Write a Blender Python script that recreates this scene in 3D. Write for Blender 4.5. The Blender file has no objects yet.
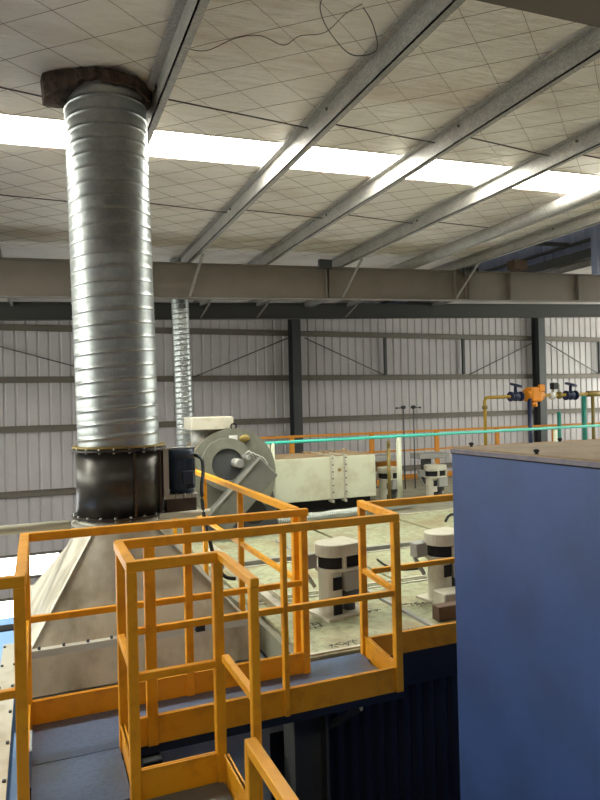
import bpy, bmesh, math, random
from mathutils import Vector, Matrix
random.seed(7)
SC = bpy.context.scene
C = SC.collection
PI = math.pi
H = 7.5            # eye height above the hall floor; coordinates below are relative to the eye

# ------------------------------------------------------------------ materials
def lin(r, g, b):
    f = lambda c: (c/255/12.92) if c/255 <= .04045 else ((c/255+.055)/1.055)**2.4
    return (f(r), f(g), f(b), 1)

def mat(name, col, rough=.5, metal=0., dirt=None, dirt_scale=3., dirt_lo=.45, dirt_hi=.7, fine=None, bump=0., bump_scale=40.,
        stretch=(1, 1, 1), bump_d=.02, emis=None, speck=None, spec=.5):
    m = bpy.data.materials.new(name); m.use_nodes = True
    nt = m.node_tree; N = nt.nodes; L = nt.links
    b = N['Principled BSDF']
    b.inputs['Base Color'].default_value = col
    b.inputs['Roughness'].default_value = rough
    b.inputs['Metallic'].default_value = metal
    b.inputs['Specular IOR Level'].default_value = spec
    tc = N.new('ShaderNodeTexCoord'); mp = N.new('ShaderNodeMapping')
    mp.inputs['Scale'].default_value = stretch
    geo = N.new('ShaderNodeNewGeometry')
    L.new(geo.outputs['Position'], mp.inputs['Vector'])
    cur = None
    def mixin(fac, c2, c1=None):
        nonlocal cur
        mx = N.new('ShaderNodeMix'); mx.data_type = 'RGBA'
        L.new(fac, mx.inputs['Factor'])
        if cur is None: mx.inputs['A'].default_value = col
        else: L.new(cur, mx.inputs['A'])
        mx.inputs['B'].default_value = c2
        cur = mx.outputs['Result']
    def noise(scale, detail=5, rgh=.6):
        n = N.new('ShaderNodeTexNoise'); n.inputs['Scale'].default_value = scale
        n.inputs['Detail'].default_value = detail; n.inputs['Roughness'].default_value = rgh
        L.new(mp.outputs['Vector'], n.inputs['Vector']); return n.outputs['Fac']
    def ramp(src, lo, hi, amt=1.):
        r = N.new('ShaderNodeMapRange'); r.inputs['From Min'].default_value = lo; r.inputs['From Max'].default_value = hi
        r.inputs['To Max'].default_value = amt
        L.new(src, r.inputs['Value']); return r.outputs['Result']
    if dirt:
        mixin(ramp(noise(dirt_scale), dirt_lo, dirt_hi, dirt[3] if dirt[3] <= 1 else 1), (dirt[0], dirt[1], dirt[2], 1))
    if fine:
        mixin(ramp(noise(fine[4], 3), .45, .62, fine[3]), (fine[0], fine[1], fine[2], 1))
    if speck:
        v = N.new('ShaderNodeTexVoronoi'); v.inputs['Scale'].default_value = speck[4]
        L.new(mp.outputs['Vector'], v.inputs['Vector'])
        sx = N.new('ShaderNodeSeparateColor'); L.new(v.outputs['Color'], sx.inputs['Color'])
        mixin(ramp(sx.outputs['Red'], 0., 1., speck[3]), (speck[0], speck[1], speck[2], 1))
    if cur is not None: L.new(cur, b.inputs['Base Color'])
    if bump:
        bn = N.new('ShaderNodeBump'); bn.inputs['Strength'].default_value = bump; bn.inputs['Distance'].default_value = bump_d
        L.new(noise(bump_scale, 4), bn.inputs['Height']); L.new(bn.outputs['Normal'], b.inputs['Normal'])
    if emis:
        b.inputs['Emission Color'].default_value = emis[0]; b.inputs['Emission Strength'].default_value = emis[1]
    return m

def D(r, g, b, a): l = lin(r, g, b); return (l[0], l[1], l[2], a)
def FN(r, g, b, a, s): l = lin(r, g, b); return (l[0], l[1], l[2], a, s)

M = {}
M['orange'] = mat('orange_paint', lin(232, 160, 22), .42, 0, D(186, 116, 18, .6), 9., .5, .75, bump=.06, bump_scale=90)
M['orange_far'] = mat('orange_rail_paint', lin(205, 135, 40), .5)
M['deck'] = mat('walkway_plate', lin(98, 115, 146), .3, .2, D(92, 98, 100, .8), 3.2, .5, .7, fine=FN(72, 86, 110, .4, 40), bump=.1, bump_scale=60)
M['landing'] = mat('landing_plate', lin(104, 110, 108), .5, .2, D(80, 84, 82, .8), 6., .45, .7)
M['galv'] = mat('galvanised_steel', lin(176, 172, 166), .5, .2, D(130, 126, 118, .5), 3., speck=FN(120, 120, 120, .6, 60))
M['duct'] = mat('spiral_duct_zinc', lin(176, 180, 180), .36, .85, D(140, 142, 146, .6), 6., .4, .65, speck=FN(145, 150, 150, .5, 45), bump=.05, bump_scale=14)
M['seam'] = mat('spiral_seam_zinc', lin(130, 132, 132), .35, .9)
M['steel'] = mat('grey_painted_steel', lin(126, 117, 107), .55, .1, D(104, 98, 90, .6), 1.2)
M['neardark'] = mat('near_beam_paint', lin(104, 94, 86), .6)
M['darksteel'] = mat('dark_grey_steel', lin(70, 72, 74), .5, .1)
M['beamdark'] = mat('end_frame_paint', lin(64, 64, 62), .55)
M['wall'] = mat('wall_sheet', lin(206, 200, 202), .5, .05, D(186, 180, 180, .7), .6, .4, .7)
M['wallfront'] = mat('front_wall_sheet', lin(120, 120, 122), .6)
M['monitor'] = mat('monitor_sheet', lin(128, 136, 160), .5, .1)
M['foil'] = mat('roof_insulation_film', lin(244, 238, 228), .34, 0, D(200, 178, 154, .7), .7, .5, .75, bump=1., bump_scale=4, bump_d=.055, stretch=(.6, 2.4, 1))
M['wire'] = mat('netting_wire', lin(128, 100, 84), .5, .2)
M['rod'] = mat('sag_rod_steel', lin(84, 76, 68), .5, .5)
M['wool'] = mat('torn_insulation', lin(88, 72, 60), .95, 0, D(46, 36, 30, .9), 14., .4, .65, bump=.8, bump_scale=30)
M['fan'] = mat('fan_casing_steel', lin(74, 70, 66), .32, .55, D(54, 50, 48, .7), 5.)
M['motor'] = mat('motor_navy', lin(44, 58, 78), .4, .1)
M['zinc'] = mat('zinc_bracket', lin(165, 165, 160), .45, .3)
M['hood'] = mat('hood_sheet', lin(206, 199, 180), .42, .1, D(148, 138, 116, .85), 2.6, .44, .62, fine=FN(190, 184, 172, .35, 9), stretch=(1, 1, .5))
M['hood_edge'] = mat('hood_flange', lin(196, 192, 180), .45, .25)
M['black'] = mat('black_rubber', lin(18, 18, 18), .5)
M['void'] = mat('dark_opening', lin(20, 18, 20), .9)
M['cream'] = mat('furnace_cover_cream', lin(166, 170, 138), .5, 0, D(142, 122, 90, .85), 2.4, .44, .66, fine=FN(126, 126, 102, .7, 14))
M['deckgrey'] = mat('furnace_deck_grey', lin(138, 136, 118), .55, 0, D(104, 98, 84, .8), 3.)
M['creamwhite'] = mat('unit_white_paint', lin(194, 190, 174), .5, 0, D(160, 150, 128, .6), 7., .5, .7)
M['unitgrey'] = mat('unit_grey_paint', lin(150, 150, 146), .5)
M['box'] = mat('heat_box_paint', lin(200, 202, 180), .5, 0, D(172, 164, 134, .7), 2.4, .5, .72)
M['rusttop'] = mat('dusty_box_top', lin(168, 144, 110), .8, 0, D(120, 98, 74, .8), 5.)
M['hose'] = mat('ribbed_hose', lin(190, 196, 188), .5)
M['blower'] = mat('blower_grey', lin(126, 128, 116), .42, .15, D(104, 100, 88, .7), 4.)
M['guard'] = mat('guard_grey', lin(112, 112, 106), .4, .2, D(90, 88, 80, .6), 5.)
M['blower_rim'] = mat('blower_rim', lin(134, 120, 100), .5, .2)
M['navy'] = mat('navy_sheet', lin(26, 34, 50), .5, .1, D(20, 26, 38, .6), 2.)
M['plate_dark'] = mat('slate_panel', lin(172, 180, 190), .5, .05, D(140, 148, 160, .7), 3.)
M['cabinet'] = mat('cabinet_blue', lin(54, 80, 136), .5, 0, D(46, 68, 114, .7), 2.6, .45, .68, bump=.05, bump_scale=4)
M['cabtop'] = mat('cabinet_dusty_top', lin(162, 140, 112), .75, 0, D(126, 104, 80, .7), 4., fine=FN(140, 120, 96, .5, 30))
M['trim'] = mat('cabinet_edge', lin(120, 112, 122), .5, .1, D(84, 84, 110, .8), 12.)
M['lightblue'] = mat('light_blue_paint', lin(130, 168, 216), .45)
M['teal'] = mat('teal_pipe_paint', lin(70, 196, 176), .35)
M['pale_post'] = mat('pale_post_paint', lin(196, 198, 176), .5)
M['yellow'] = mat('gas_pipe_yellow', lin(176, 142, 40), .45)
M['olive'] = mat('olive_pipe', lin(128, 112, 60), .5)
M['greenpipe'] = mat('green_pipe', lin(40, 130, 116), .45)
M['navyvalve'] = mat('valve_navy', lin(26, 38, 70), .4)
M['orangevalve'] = mat('valve_orange', lin(226, 140, 24), .4)
M['white'] = mat('white_paint', lin(215, 215, 210), .45)
M['brass'] = mat('brass_dull', lin(140, 120, 66), .45, .4)
M['brown'] = mat('rusty_bar', lin(92, 70, 52), .7, 0, D(70, 50, 36, .8), 9.)
M['creampipe'] = mat('cream_pipe', lin(200, 196, 178), .4)
M['concrete'] = mat('floor_concrete', lin(88, 88, 86), .7, 0, D(70, 70, 68, .7), 1.)
M['ink'] = mat('marker_ink', lin(52, 50, 48), .7)
M['window'] = mat('window_daylight', lin(235, 238, 240), .5, emis=((.93, .97, 1, 1), 6.0))
M['sidewindow'] = mat('side_window_daylight', lin(235, 238, 240), .5, emis=((.96, 1, .88, 1), 4.4))
M['skylight_dim'] = mat('dimmed_skylight', lin(215, 215, 195), .5, emis=((1, 1, .9, 1), 7.0))  # emission turned down: unseen strip added as weak frontal fill
M['skylight'] = mat('skylight_panel', lin(235, 238, 225), .5, emis=((1, 1, .9, 1), 26.0))

# ------------------------------------------------------------------ mesh builder
class MB:
    def __init__(s): s.bm = bmesh.new()
    def _v(s, p): return s.bm.verts.new((p[0], p[1], p[2]))
    def hexa(s, P):
        v = [s._v(p) for p in P]
        for f in ((0, 3, 2, 1), (4, 5, 6, 7), (0, 1, 5, 4), (1, 2, 6, 5), (2, 3, 7, 6), (3, 0, 4, 7)):
            s.bm.faces.new([v[i] for i in f])
        return s
    def box(s, x0, x1, y0, y1, z0, z1):
        if x0 > x1: x0, x1 = x1, x0
        if y0 > y1: y0, y1 = y1, y0
        if z0 > z1: z0, z1 = z1, z0
        return s.hexa([(x0, y0, z0), (x1, y0, z0), (x1, y1, z0), (x0, y1, z0), (x0, y0, z1), (x1, y0, z1), (x1, y1, z1), (x0, y1, z1)])
    def bar(s, p0, p1, w, h, up=(0, 0, 1)):
        p0 = Vector(p0); p1 = Vector(p1); d = (p1-p0).normalized(); up = Vector(up)
        if abs(d.dot(up)) > .95: up = Vector((0, 1, 0))
        a = d.cross(up).normalized()*(w/2); b = a.cross(d).normalized()*(h/2)
        return s.hexa([p0-a-b, p0+a-b, p0+a+b, p0-a+b, p1-a-b, p1+a-b, p1+a+b, p1-a+b])
    def cyl(s, p0, p1, r0, r1=None, n=20, caps=True):
        r1 = r0 if r1 is None else r1
        p0 = Vector(p0); p1 = Vector(p1); d = (p1-p0).normalized()
        up = Vector((0, 0, 1)) if abs(d.z) < .9 else Vector((0, 1, 0))
        a = d.cross(up).normalized(); b = d.cross(a)
        R0 = [s._v(p0+r0*(math.cos(2*PI*i/n)*a+math.sin(2*PI*i/n)*b)) for i in range(n)]
        R1 = [s._v(p1+r1*(math.cos(2*PI*i/n)*a+math.sin(2*PI*i/n)*b)) for i in range(n)]
        for i in range(n):
            f = s.bm.faces.new([R0[i], R0[(i+1) % n], R1[(i+1) % n], R1[i]]); f.smooth = True
        if caps: s.bm.faces.new(R0[::-1]); s.bm.faces.new(R1)
        return s
    def tube(s, pts, r, n=8, closed=False):
        pts = [Vector(p) for p in pts]; rings = []
        m = len(pts)
        for i, p in enumerate(pts):
            if closed: d = pts[(i+1) % m]-pts[i-1]
            else: d = pts[min(i+1, m-1)]-pts[max(i-1, 0)]
            d.normalize()
            up = Vector((0, 0, 1)) if abs(d.z) < .9 else Vector((0, 1, 0))
            a = d.cross(up).normalized(); b = d.cross(a)
            rings.append([s._v(p+r*(math.cos(2*PI*k/n)*a+math.sin(2*PI*k/n)*b)) for k in range(n)])
        for i in range(m if closed else m-1):
            A, B = rings[i], rings[(i+1) % m]
            for k in range(n):
                f = s.bm.faces.new([A[k], A[(k+1) % n], B[(k+1) % n], B[k]]); f.smooth = True
        if not closed: s.bm.faces.new(rings[0][::-1]); s.bm.faces.new(rings[-1])
        return s
    def ring(s, c, axis, r_in, r_out, t, n=32):
        """flat washer: centre c of its middle, thickness t along axis"""
        c = Vector(c); d = Vector(axis).normalized()
        up = Vector((0, 0, 1)) if abs(d.z) < .9 else Vector((0, 1, 0))
        a = d.cross(up).normalized(); b = d.cross(a); L = []
        for (r, o) in ((r_in, -t/2), (r_out, -t/2), (r_out, t/2), (r_in, t/2)):
            L.append([s._v(c+d*o+r*(math.cos(2*PI*i/n)*a+math.sin(2*PI*i/n)*b)) for i in range(n)])
        for k in range(4):
            A, B = L[k], L[(k+1) % 4]
            for i in range(n): s.bm.faces.new([A[i], A[(i+1) % n], B[(i+1) % n], B[i]])
        return s
    def prism(s, prof, axis, a0, a1):
        """polygon prof (2-D) swept along axis 'x' (y,z) / 'y' (x,z) / 'z' (x,y)"""
        def p3(q, t):
            return {'x': (t, q[0], q[1]), 'y': (q[0], t, q[1]), 'z': (q[0], q[1], t)}[axis]
        A = [s._v(p3(q, a0)) for q in prof]; B = [s._v(p3(q, a1)) for q in prof]; n = len(prof)
        s.bm.faces.new(A); s.bm.faces.new(B[::-1])
        for i in range(n): s.bm.faces.new([A[i], B[i], B[(i+1) % n], A[(i+1) % n]])
        return s
    def sphere(s, c, r, sz=(1, 1, 1), u=14, v=8):
        m = Matrix.Translation(Vector(c)) @ Matrix.Diagonal((r*sz[0], r*sz[1], r*sz[2], 1))
        g = bmesh.ops.create_uvsphere(s.bm, u_segments=u, v_segments=v, radius=1, matrix=m)
        for vv in g['verts']:
            for f in vv.link_faces: f.smooth = True
        return s
    def quad(s, a, b, c, d): s.bm.faces.new([s._v(p) for p in (a, b, c, d)]); return s
    def bounds(s):
        xs = [v.co for v in s.bm.verts]
        return [min(c[i] for c in xs) for i in range(3)], [max(c[i] for c in xs) for i in range(3)]
    def build(s, name, m, parent=None, bevel=0., origin=None, seg=1, norm=True):
        if norm: bmesh.ops.recalc_face_normals(s.bm, faces=s.bm.faces[:])
        if parent is not None:
            q = parent; o = Vector((0, 0, 0))
            while q is not None: o += q.location; q = q.parent
            o = o - Vector((0, 0, H))
        elif origin is not None: o = Vector(origin)
        else:
            lo, hi = s.bounds(); o = Vector(((lo[0]+hi[0])/2, (lo[1]+hi[1])/2, lo[2]))
        for v in s.bm.verts: v.co -= o
        me = bpy.data.meshes.new(name); s.bm.to_mesh(me); s.bm.free()
        me.materials.append(M[m] if isinstance(m, str) else m)
        ob = bpy.data.objects.new(name, me); C.objects.link(ob)
        if parent is not None: ob.parent = parent
        else: ob.location = (o.x, o.y, o.z+H)
        if bevel:
            b = ob.modifiers.new('edge', 'BEVEL'); b.width = bevel; b.segments = seg; b.limit_method = 'ANGLE'; b.angle_limit = math.radians(50)
        return ob

def tag(o, label, cat, group=None, kind=None):
    o['label'] = label; o['category'] = cat
    if group: o['group'] = group
    if kind: o['kind'] = kind
    return o
def thing(name, label, cat, loc, group=None, kind=None):
    o = bpy.data.objects.new(name, None); C.objects.link(o); o.location = (loc[0], loc[1], loc[2]+H)
    o.empty_display_size = .1
    return tag(o, label, cat, group, kind)
def struct(o, label=None, cat=None):
    o['kind'] = 'structure'
    if label: o['label'] = label
    if cat: o['category'] = cat
    return o
def copy_tree(o, parent=None, loc=None):
    c = o.copy(); C.objects.link(c)
    if parent is not None: c.parent = parent
    if loc is not None: c.location = (loc[0], loc[1], loc[2]+H)
    for ch in list(o.children): copy_tree(ch, c)
    return c

# ------------------------------------------------------------------ the hall: roof, walls, floor
RS = .0335
def rz(x): return 2.78+RS*(x-.6)          # underside of the roof insulation
WY = 20.0

struct(MB().box(-12, 26, -8, WY+.4, -7.7, -7.5).build('floor', 'concrete'), 'grey concrete hall floor far below the walkway', 'floor')

def corrugated(x0, x1, y, z0, z1, pitch=.3, groove=.06, depth=.032, axis='x'):
    mb = MB(); prof = []; x = x0
    while x < x1:
        prof += [(x, 0), (x+pitch-groove-.03, 0), (x+pitch-groove, depth), (x+pitch-.03, depth)]
        x += pitch
    prof.append((x1, 0))
    rows = []
    for z in (z0, z1):
        rows.append([mb._v((p[0], y+p[1], z) if axis == 'x' else (y+p[1], p[0], z)) for p in prof])
    for i in range(len(prof)-1):
        mb.bm.faces.new([rows[0][i], rows[0][i+1], rows[1][i+1], rows[1][i]])
    return mb
# back wall: sheet above and below the two window bands, solid backing at the grooves
wb = corrugated(-8, 26, WY, -4.10, 3.7)
for (a, b) in ((-7.5, -5.92), (-5.30, -4.74)):
    t = corrugated(-8, 26, WY, a, b)
    me = bpy.data.meshes.new('tmp'); t.bm.to_mesh(me); t.bm.free(); wb.bm.from_mesh(me); bpy.data.meshes.remove(me)
struct(wb.build('wall_back', 'wall'), 'grey ribbed metal sheet wall at the far end of the hall', 'wall')
for n, (a, b) in enumerate(((-4.74, -4.10), (-5.92, -5.30))):
    w = bpy.data.objects.new('window_%d' % (n+1), None); C.objects.link(w); w.location = (8, WY, a+H)
    struct(w, ('upper' if n == 0 else 'lower')+' band of bright windows low in the far ribbed wall', 'window')
    MB().box(-8, 26, WY+.06, WY+.07, a, b).build('pane', 'window', w)
    f = MB()
    for z in (a, b): f.box(-8, 26, WY-.03, WY+.05, z-.035, z+.035)
    x = -7.46
    while x < 26:
        f.box(x-.03, x+.03, WY-.03, WY+.05, a, b); x += 1.0
    f.build('window_frame', 'steel', w)
wl_ = corrugated(-8, 20, -8.0, -7.5, -.6, axis='y')
t = corrugated(-8, 20, -8.0, 1.9, 2.6, axis='y')
for a_ in ((-8, 3, -8.0, -.6, 1.9),):
    t2 = corrugated(*a_, axis='y'); me = bpy.data.meshes.new('tmp'); t2.bm.to_mesh(me); t2.bm.free(); t.bm.from_mesh(me); bpy.data.meshes.remove(me)
me = bpy.data.meshes.new('tmp'); t.bm.to_mesh(me); t.bm.free(); wl_.bm.from_mesh(me); bpy.data.meshes.remove(me)
struct(wl_.build('wall_left', 'wall'), 'ribbed metal side wall beyond the left edge', 'wall')
wr_ = corrugated(-8, 20, 24.0, -7.5, -1.0, axis='y')
t = corrugated(-8, 3, 24.0, -1.0, 2.8, axis='y')
me = bpy.data.meshes.new('tmp'); t.bm.to_mesh(me); t.bm.free(); wr_.bm.from_mesh(me); bpy.data.meshes.remove(me)
struct(wr_.build('wall_right', 'wall'), 'ribbed metal side wall beyond the right edge', 'wall')
struct(corrugated(-8, 24, -8.0, -7.5, 3.6).build('wall_front', 'wallfront'), 'dark wall behind the viewer', 'wall')
for n, (x, za, zb) in enumerate(((-7.96, -.6, 1.9), (24.04, -1.0, 2.8))):
    w = bpy.data.objects.new('window_%d' % (n+5), None); C.objects.link(w); w.location = (x, 6, za+H)
    struct(w, 'long daylight window band in the side wall beyond the '+('left' if n == 0 else 'right')+' edge', 'window')
    MB().box(x, x+.01, 3, 20, za, zb).build('pane', 'sidewindow', w)
    f = MB(); y = 3.5
    while y < 20: f.box(x-.05, x+.05, y-.04, y+.04, za, zb); y += 1.5
    f.build('window_frame', 'steel', w)

# roof insulation with the skylight strip left open
def roof_sheet(x0, x1, y0, y1, st=.16):
    mb = MB(); nx = max(1, round((x1-x0)/st)); ny = max(1, round((y1-y0)/st)); g = []
    for j in range(ny+1):
        y = y0+(y1-y0)*j/ny; row = []
        for i in range(nx+1):
            x = x0+(x1-x0)*i/nx
            dz = .012*math.sin(x*5.1+1.3*math.sin(y*2.7))*math.sin(y*6.3+x*1.7)+.008*math.sin(x*13+y*9)+.02
            if j in (0, ny) or i in (0, nx): dz = .02
            row.append(mb._v((x, y, rz(x)+dz)))
        g.append(row)
    for j in range(ny):
        for i in range(nx):
            f = mb.bm.faces.new([g[j][i], g[j+1][i], g[j+1][i+1], g[j][i+1]]); f.smooth = True
    return mb
SK0, SK1 = 6.58, 7.30
RX1 = 9.05
ro = MB()
for (a, b, s_) in ((-8, -2.6, .5), (-1.9, SK0, .14), (SK1, WY, .2)):
    t = roof_sheet(-8, RX1, a, b, s_); me = bpy.data.meshes.new('tmp'); t.bm.to_mesh(me); t.bm.free(); ro.bm.from_mesh(me); bpy.data.meshes.remove(me)
for (a, b) in ((-8, -2.6), (-1.9, SK0), (SK1, WY)):
    ro.quad((11.3, a, rz(11.3)+.02), (11.3, b, rz(11.3)+.02), (26, b, rz(26)+.02), (26, a, rz(26)+.02))
struct(ro.build('ceiling', 'foil', norm=False), 'white crinkled insulation film under the metal roof', 'ceiling')
for n, (a, b) in enumerate(((SK0, SK1), (-2.6, -1.9))):
    w = bpy.data.objects.new('window_%d' % (n+3), None); C.objects.link(w); w.location = (2, a, rz(2)+.1+H)
    struct(w, 'long white translucent skylight strip crossing the roof' if n == 0 else 'dimmed unseen skylight strip of the next bay, added behind the viewer for fill', 'skylight')
    p = MB()
    for (x0, x1) in ((-8, RX1), (11.3, 26)):
        p.hexa([(x0, a, rz(x0)+.09), (x1, a, rz(x1)+.09), (x1, b, rz(x1)+.09), (x0, b, rz(x0)+.09), (x0, a, rz(x0)+.10), (x1, a, rz(x1)+.10), (x1, b, rz(x1)+.10), (x0, b, rz(x0)+.10)])
    p.build('pane', 'skylight' if n == 0 else 'skylight_dim', w)
    f = MB()
    for y in (a, b):
        for (x0, x1) in ((-8, RX1), (11.3, 26)):
            f.bar((x0, y, rz(x0)+.055), (x1, y, rz(x1)+.055), .012, .09)
    f.build('window_frame', 'foil', w)

# ridge monitor seen at upper right
mo = bpy.data.objects.new('wall_monitor', None); C.objects.link(mo); mo.location = (11.3, 10, 3.1+H)
struct(mo, 'blue grey ribbed sheet wall of the raised roof monitor', 'wall')
corrugated(-8, WY, 11.3, 3.05, 4.6, axis='y').build('sheet', 'monitor', mo)
MB().box(11.12, 11.3, -8, WY, 3.02, 3.22).build('sill_beam', 'beamdark', mo)
MB().box(11.2, 11.29, -8, WY, 3.42, 3.47).build('wall_rail', 'beamdark', mo)
struct(MB().hexa([(8.6, -8, 4.3), (11.6, -8, 4.6), (11.6, WY, 4.6), (8.6, WY, 4.3), (8.6, -8, 4.36), (11.6, -8, 4.66), (11.6, WY, 4.66), (8.6, WY, 4.36)]).build('ceiling_monitor', 'foil'), 'raised monitor roof over the ridge opening', 'ceiling')
tag(MB().box(10.98, 11.12, 10.2, 10.36, 2.6, 4.4).build('monitor_post', 'monitor', bevel=.006), 'blue grey upright post standing in the roof monitor opening', 'post')
tag(MB().bar((9.1, 11.2, 3.36), (11.2, 11.2, 3.46), .07, .08).build('monitor_tie', 'beamdark'), 'thin dark tie beam crossing the roof monitor opening', 'beam')

# purlins
def purlin(x, dep=.20, fl=.07, y0=-3.5, y1=WY-.1):
    zt = rz(x)-.012; zb = zt-dep; t = .012
    mb = MB()
    mb.box(x, x+t, y0, y1, zb, zt); mb.box(x, x+fl, y0, y1, zb, zb+t); mb.box(x-fl, x+t, y0, y1, zt-t, zt)
    return mb
PX = [(-.55, 'galvanised roof purlin at the far left beyond the big spiral duct'),
      (1.0, 'galvanised roof purlin running right beside the big spiral duct top'),
      (2.6, 'galvanised roof purlin, first one right of the loose wire curl'),
      (4.1, 'galvanised roof purlin crossing the skylight, second one right of the loose wire curl'),
      (5.7, 'galvanised roof purlin, next one left of the round tie tube'),
      (8.5, 'galvanised roof purlin bordering the ridge opening'),
      (11.45, 'galvanised roof purlin beyond the ridge opening near the right edge')]
for x, lab in PX:
    p = thing('roof_purlin', lab, 'roof purlin', (x, 8, rz(x)-.2), 'roof purlins')
    purlin(x).build('channel', 'galv', p)
    for y in (5.5, 8.8):
        MB().cyl((x-.004, y+.03, rz(x)-.06), (x-.016, y+.03, rz(x)-.06), .016, n=8).build('bolt', 'rod', p)
tt = thing('tie_tube', 'round pale steel tie tube running under the roof between purlins', 'tie tube', (7.25, 8, rz(7.25)-.22))
MB().cyl((7.25, -3, rz(7.25)-.14), (7.25, WY-.2, rz(7.25)-.14), .095, n=24).build('tube', 'galv', tt)
MB().box(7.3, 7.36, -3, WY-.2, rz(7.25)-.235, rz(7.25)-.222).build('bottom_flange', 'galv', tt)
# sag rods
for y in (5.85, 8.85):
    xs = [-.55, 1.0, 2.6, 4.1, 5.7, 7.25]
    for k in range(len(xs)-1):
        a, b = xs[k], xs[k+1]
        if k == 0 and y < 7: b = .19
        where = ['left of the big spiral duct', 'just right of the big spiral duct', 'below the loose wire curl', 'between second and third purlin right of the duct', 'left of the round tie tube'][k]
        tag(MB().cyl((a+.02, y-.12*(1 if k % 2 else .2), rz(a)-.05), (b-.02, y+.1, rz(b)-.075), .007, n=6).build('sag_rod', 'rod'),
            'sag rod %s, on the skylight\'s %s side' % (where, 'near' if y < 7 else 'far'), 'sag rod', 'sag rods between the purlins')

# diamond netting wires
nw = MB()
S = .40
for sgn in (1, -1):
    ang = math.radians(39)*sgn; dx, dy = math.cos(ang), math.sin(ang); nx, ny = -dy, dx
    for k in range(-34, 35):
        ox, oy = 1.73+nx*S*k, 5.0+ny*S*k
        ts = []
        for t in [i*.25 for i in range(-80, 81)]:
            x, y = ox+dx*t, oy+dy*t
            if -2.4 < x < 8.9 and .8 < y < 11.8: ts.append((x, y))
        if len(ts) > 1:
            a, b = ts[0], ts[-1]
            n = max(1, int(math.hypot(b[0]-a[0], b[1]-a[1])/.5)); pts = []
            for i in range(n+1):
                x = a[0]+(b[0]-a[0])*i/n; y = a[1]+(b[1]-a[1])*i/n
                pts.append((x+.008*math.sin(i*2.1+k), y+.008*math.sin(i*1.3+k*2), rz(x)-.006))
            nw.tube(pts, .002, n=4)
tag(nw.build('wire_netting', 'wire'), 'thin brown diamond wire netting holding up the white roof insulation', 'netting')
def smooth(pts, n=8):
    pts = [Vector(p) for p in pts]; out = []
    for i in range(len(pts)-1):
        p0, p1, p2, p3 = pts[max(i-1, 0)], pts[i], pts[i+1], pts[min(i+2, len(pts)-1)]
        for k in range(n):
            t = k/n
            out.append(.5*((2*p1)+(p2-p0)*t+(2*p0-5*p1+4*p2-p3)*t*t+(3*p1-p0-3*p2+p3)*t**3))
    out.append(pts[-1]); return out
tag(MB().tube(smooth([(1.86, 3.9, 2.79), (1.89, 4.1, 2.77), (2.07, 4.32, 2.75), (2.35, 4.52, 2.74), (2.50, 4.40, 2.74), (2.34, 4.15, 2.76), (2.19, 4.02, 2.79)]), .004, 6).build('loose_wire', 'black'),
    'loose black wire curling down from the ceiling near the top edge', 'wire')
tag(MB().tube(smooth([(1.03, 4.9, 2.77), (1.26, 4.9, 2.765), (1.44, 4.66, 2.77), (1.61, 4.58, 2.78), (1.82, 4.64, 2.78), (1.9, 4.5, 2.79), (2.06, 4.39, 2.79), (2.11, 4.15, 2.8), (2.17, 4.0, 2.8)]), .003, 6).build('loose_wire', 'rod'),
    'loose brown wire waving across the ceiling left of the black wire curl', 'wire')

# portal rafter
def rafter(y, top_off, z_of_x, name, lab, x0=-7.9, x1=23.8, dep=.62, m='steel', braces=(), stiff=(), brm='steel'):
    r = thing(name, lab, 'roof beam', (6, y, z_of_x(6)-dep), kind='thing')
    def sl(xa, xb, ya, yb, za, zb, nm):
        MB().hexa([(xa, ya, z_of_x(xa)+za), (xb, ya, z_of_x(xb)+za), (xb, yb, z_of_x(xb)+za), (xa, yb, z_of_x(xa)+za),
                   (xa, ya, z_of_x(xa)+zb), (xb, ya, z_of_x(xb)+zb), (xb, yb, z_of_x(xb)+zb), (xa, yb, z_of_x(xa)+zb)]).build(nm, m, r)
    sl(x0, x1, y+.09, y+.105, -dep, 0, 'web')
    sl(x0, x1, y, y+.2, -.016, 0, 'top_flange')
    sl(x0, x1, y, y+.2, -dep-.016, -dep, 'bottom_flange')
    for x in stiff:
        MB().box(x-.01, x+.01, y+.0, y+.09, z_of_x(x)-dep, z_of_x(x)-.016).build('stiffener_plate', m, r)
    for x in braces:
        MB().bar((x, y+.05, z_of_x(x)-dep+.02), (x+.10, y-.62, rz(x)-.20), .045, .02).build('knee_brace', brm, r)
    return r
zr = lambda x: 2.53+.0325*x
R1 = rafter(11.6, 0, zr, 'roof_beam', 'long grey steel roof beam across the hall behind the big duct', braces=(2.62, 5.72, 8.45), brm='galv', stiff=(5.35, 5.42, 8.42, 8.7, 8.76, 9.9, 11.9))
pl = MB()
for x in (5.3, 8.7): pl.box(x-.13, x+.13, 11.5, 11.6, zr(x)-.05, zr(x)+.12)
pl.build('bolted_cleat', 'darksteel', R1)
jb = MB()
for i in range(5): jb.cyl((8.55+.09*i, 11.5, zr(8.7)-.03), (8.55+.09*i, 11.5, zr(8.7)+.05), .03, n=8)
jb.build('splice_bolt', 'black', R1)
MB().box(9.8, 10.15, 11.35, 11.6, zr(10)+.02, zr(10)+.22).build('junction_box', 'brown', R1)
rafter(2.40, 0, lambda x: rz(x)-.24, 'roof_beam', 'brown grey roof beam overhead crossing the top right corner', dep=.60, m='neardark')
rafter(17.0, 0, lambda x: rz(x)-.12, 'roof_beam', 'dark steel beam in front of the top of the far ribbed wall', dep=.42, m='beamdark', braces=(2.62, 4.12, 5.72, 8.45))

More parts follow.
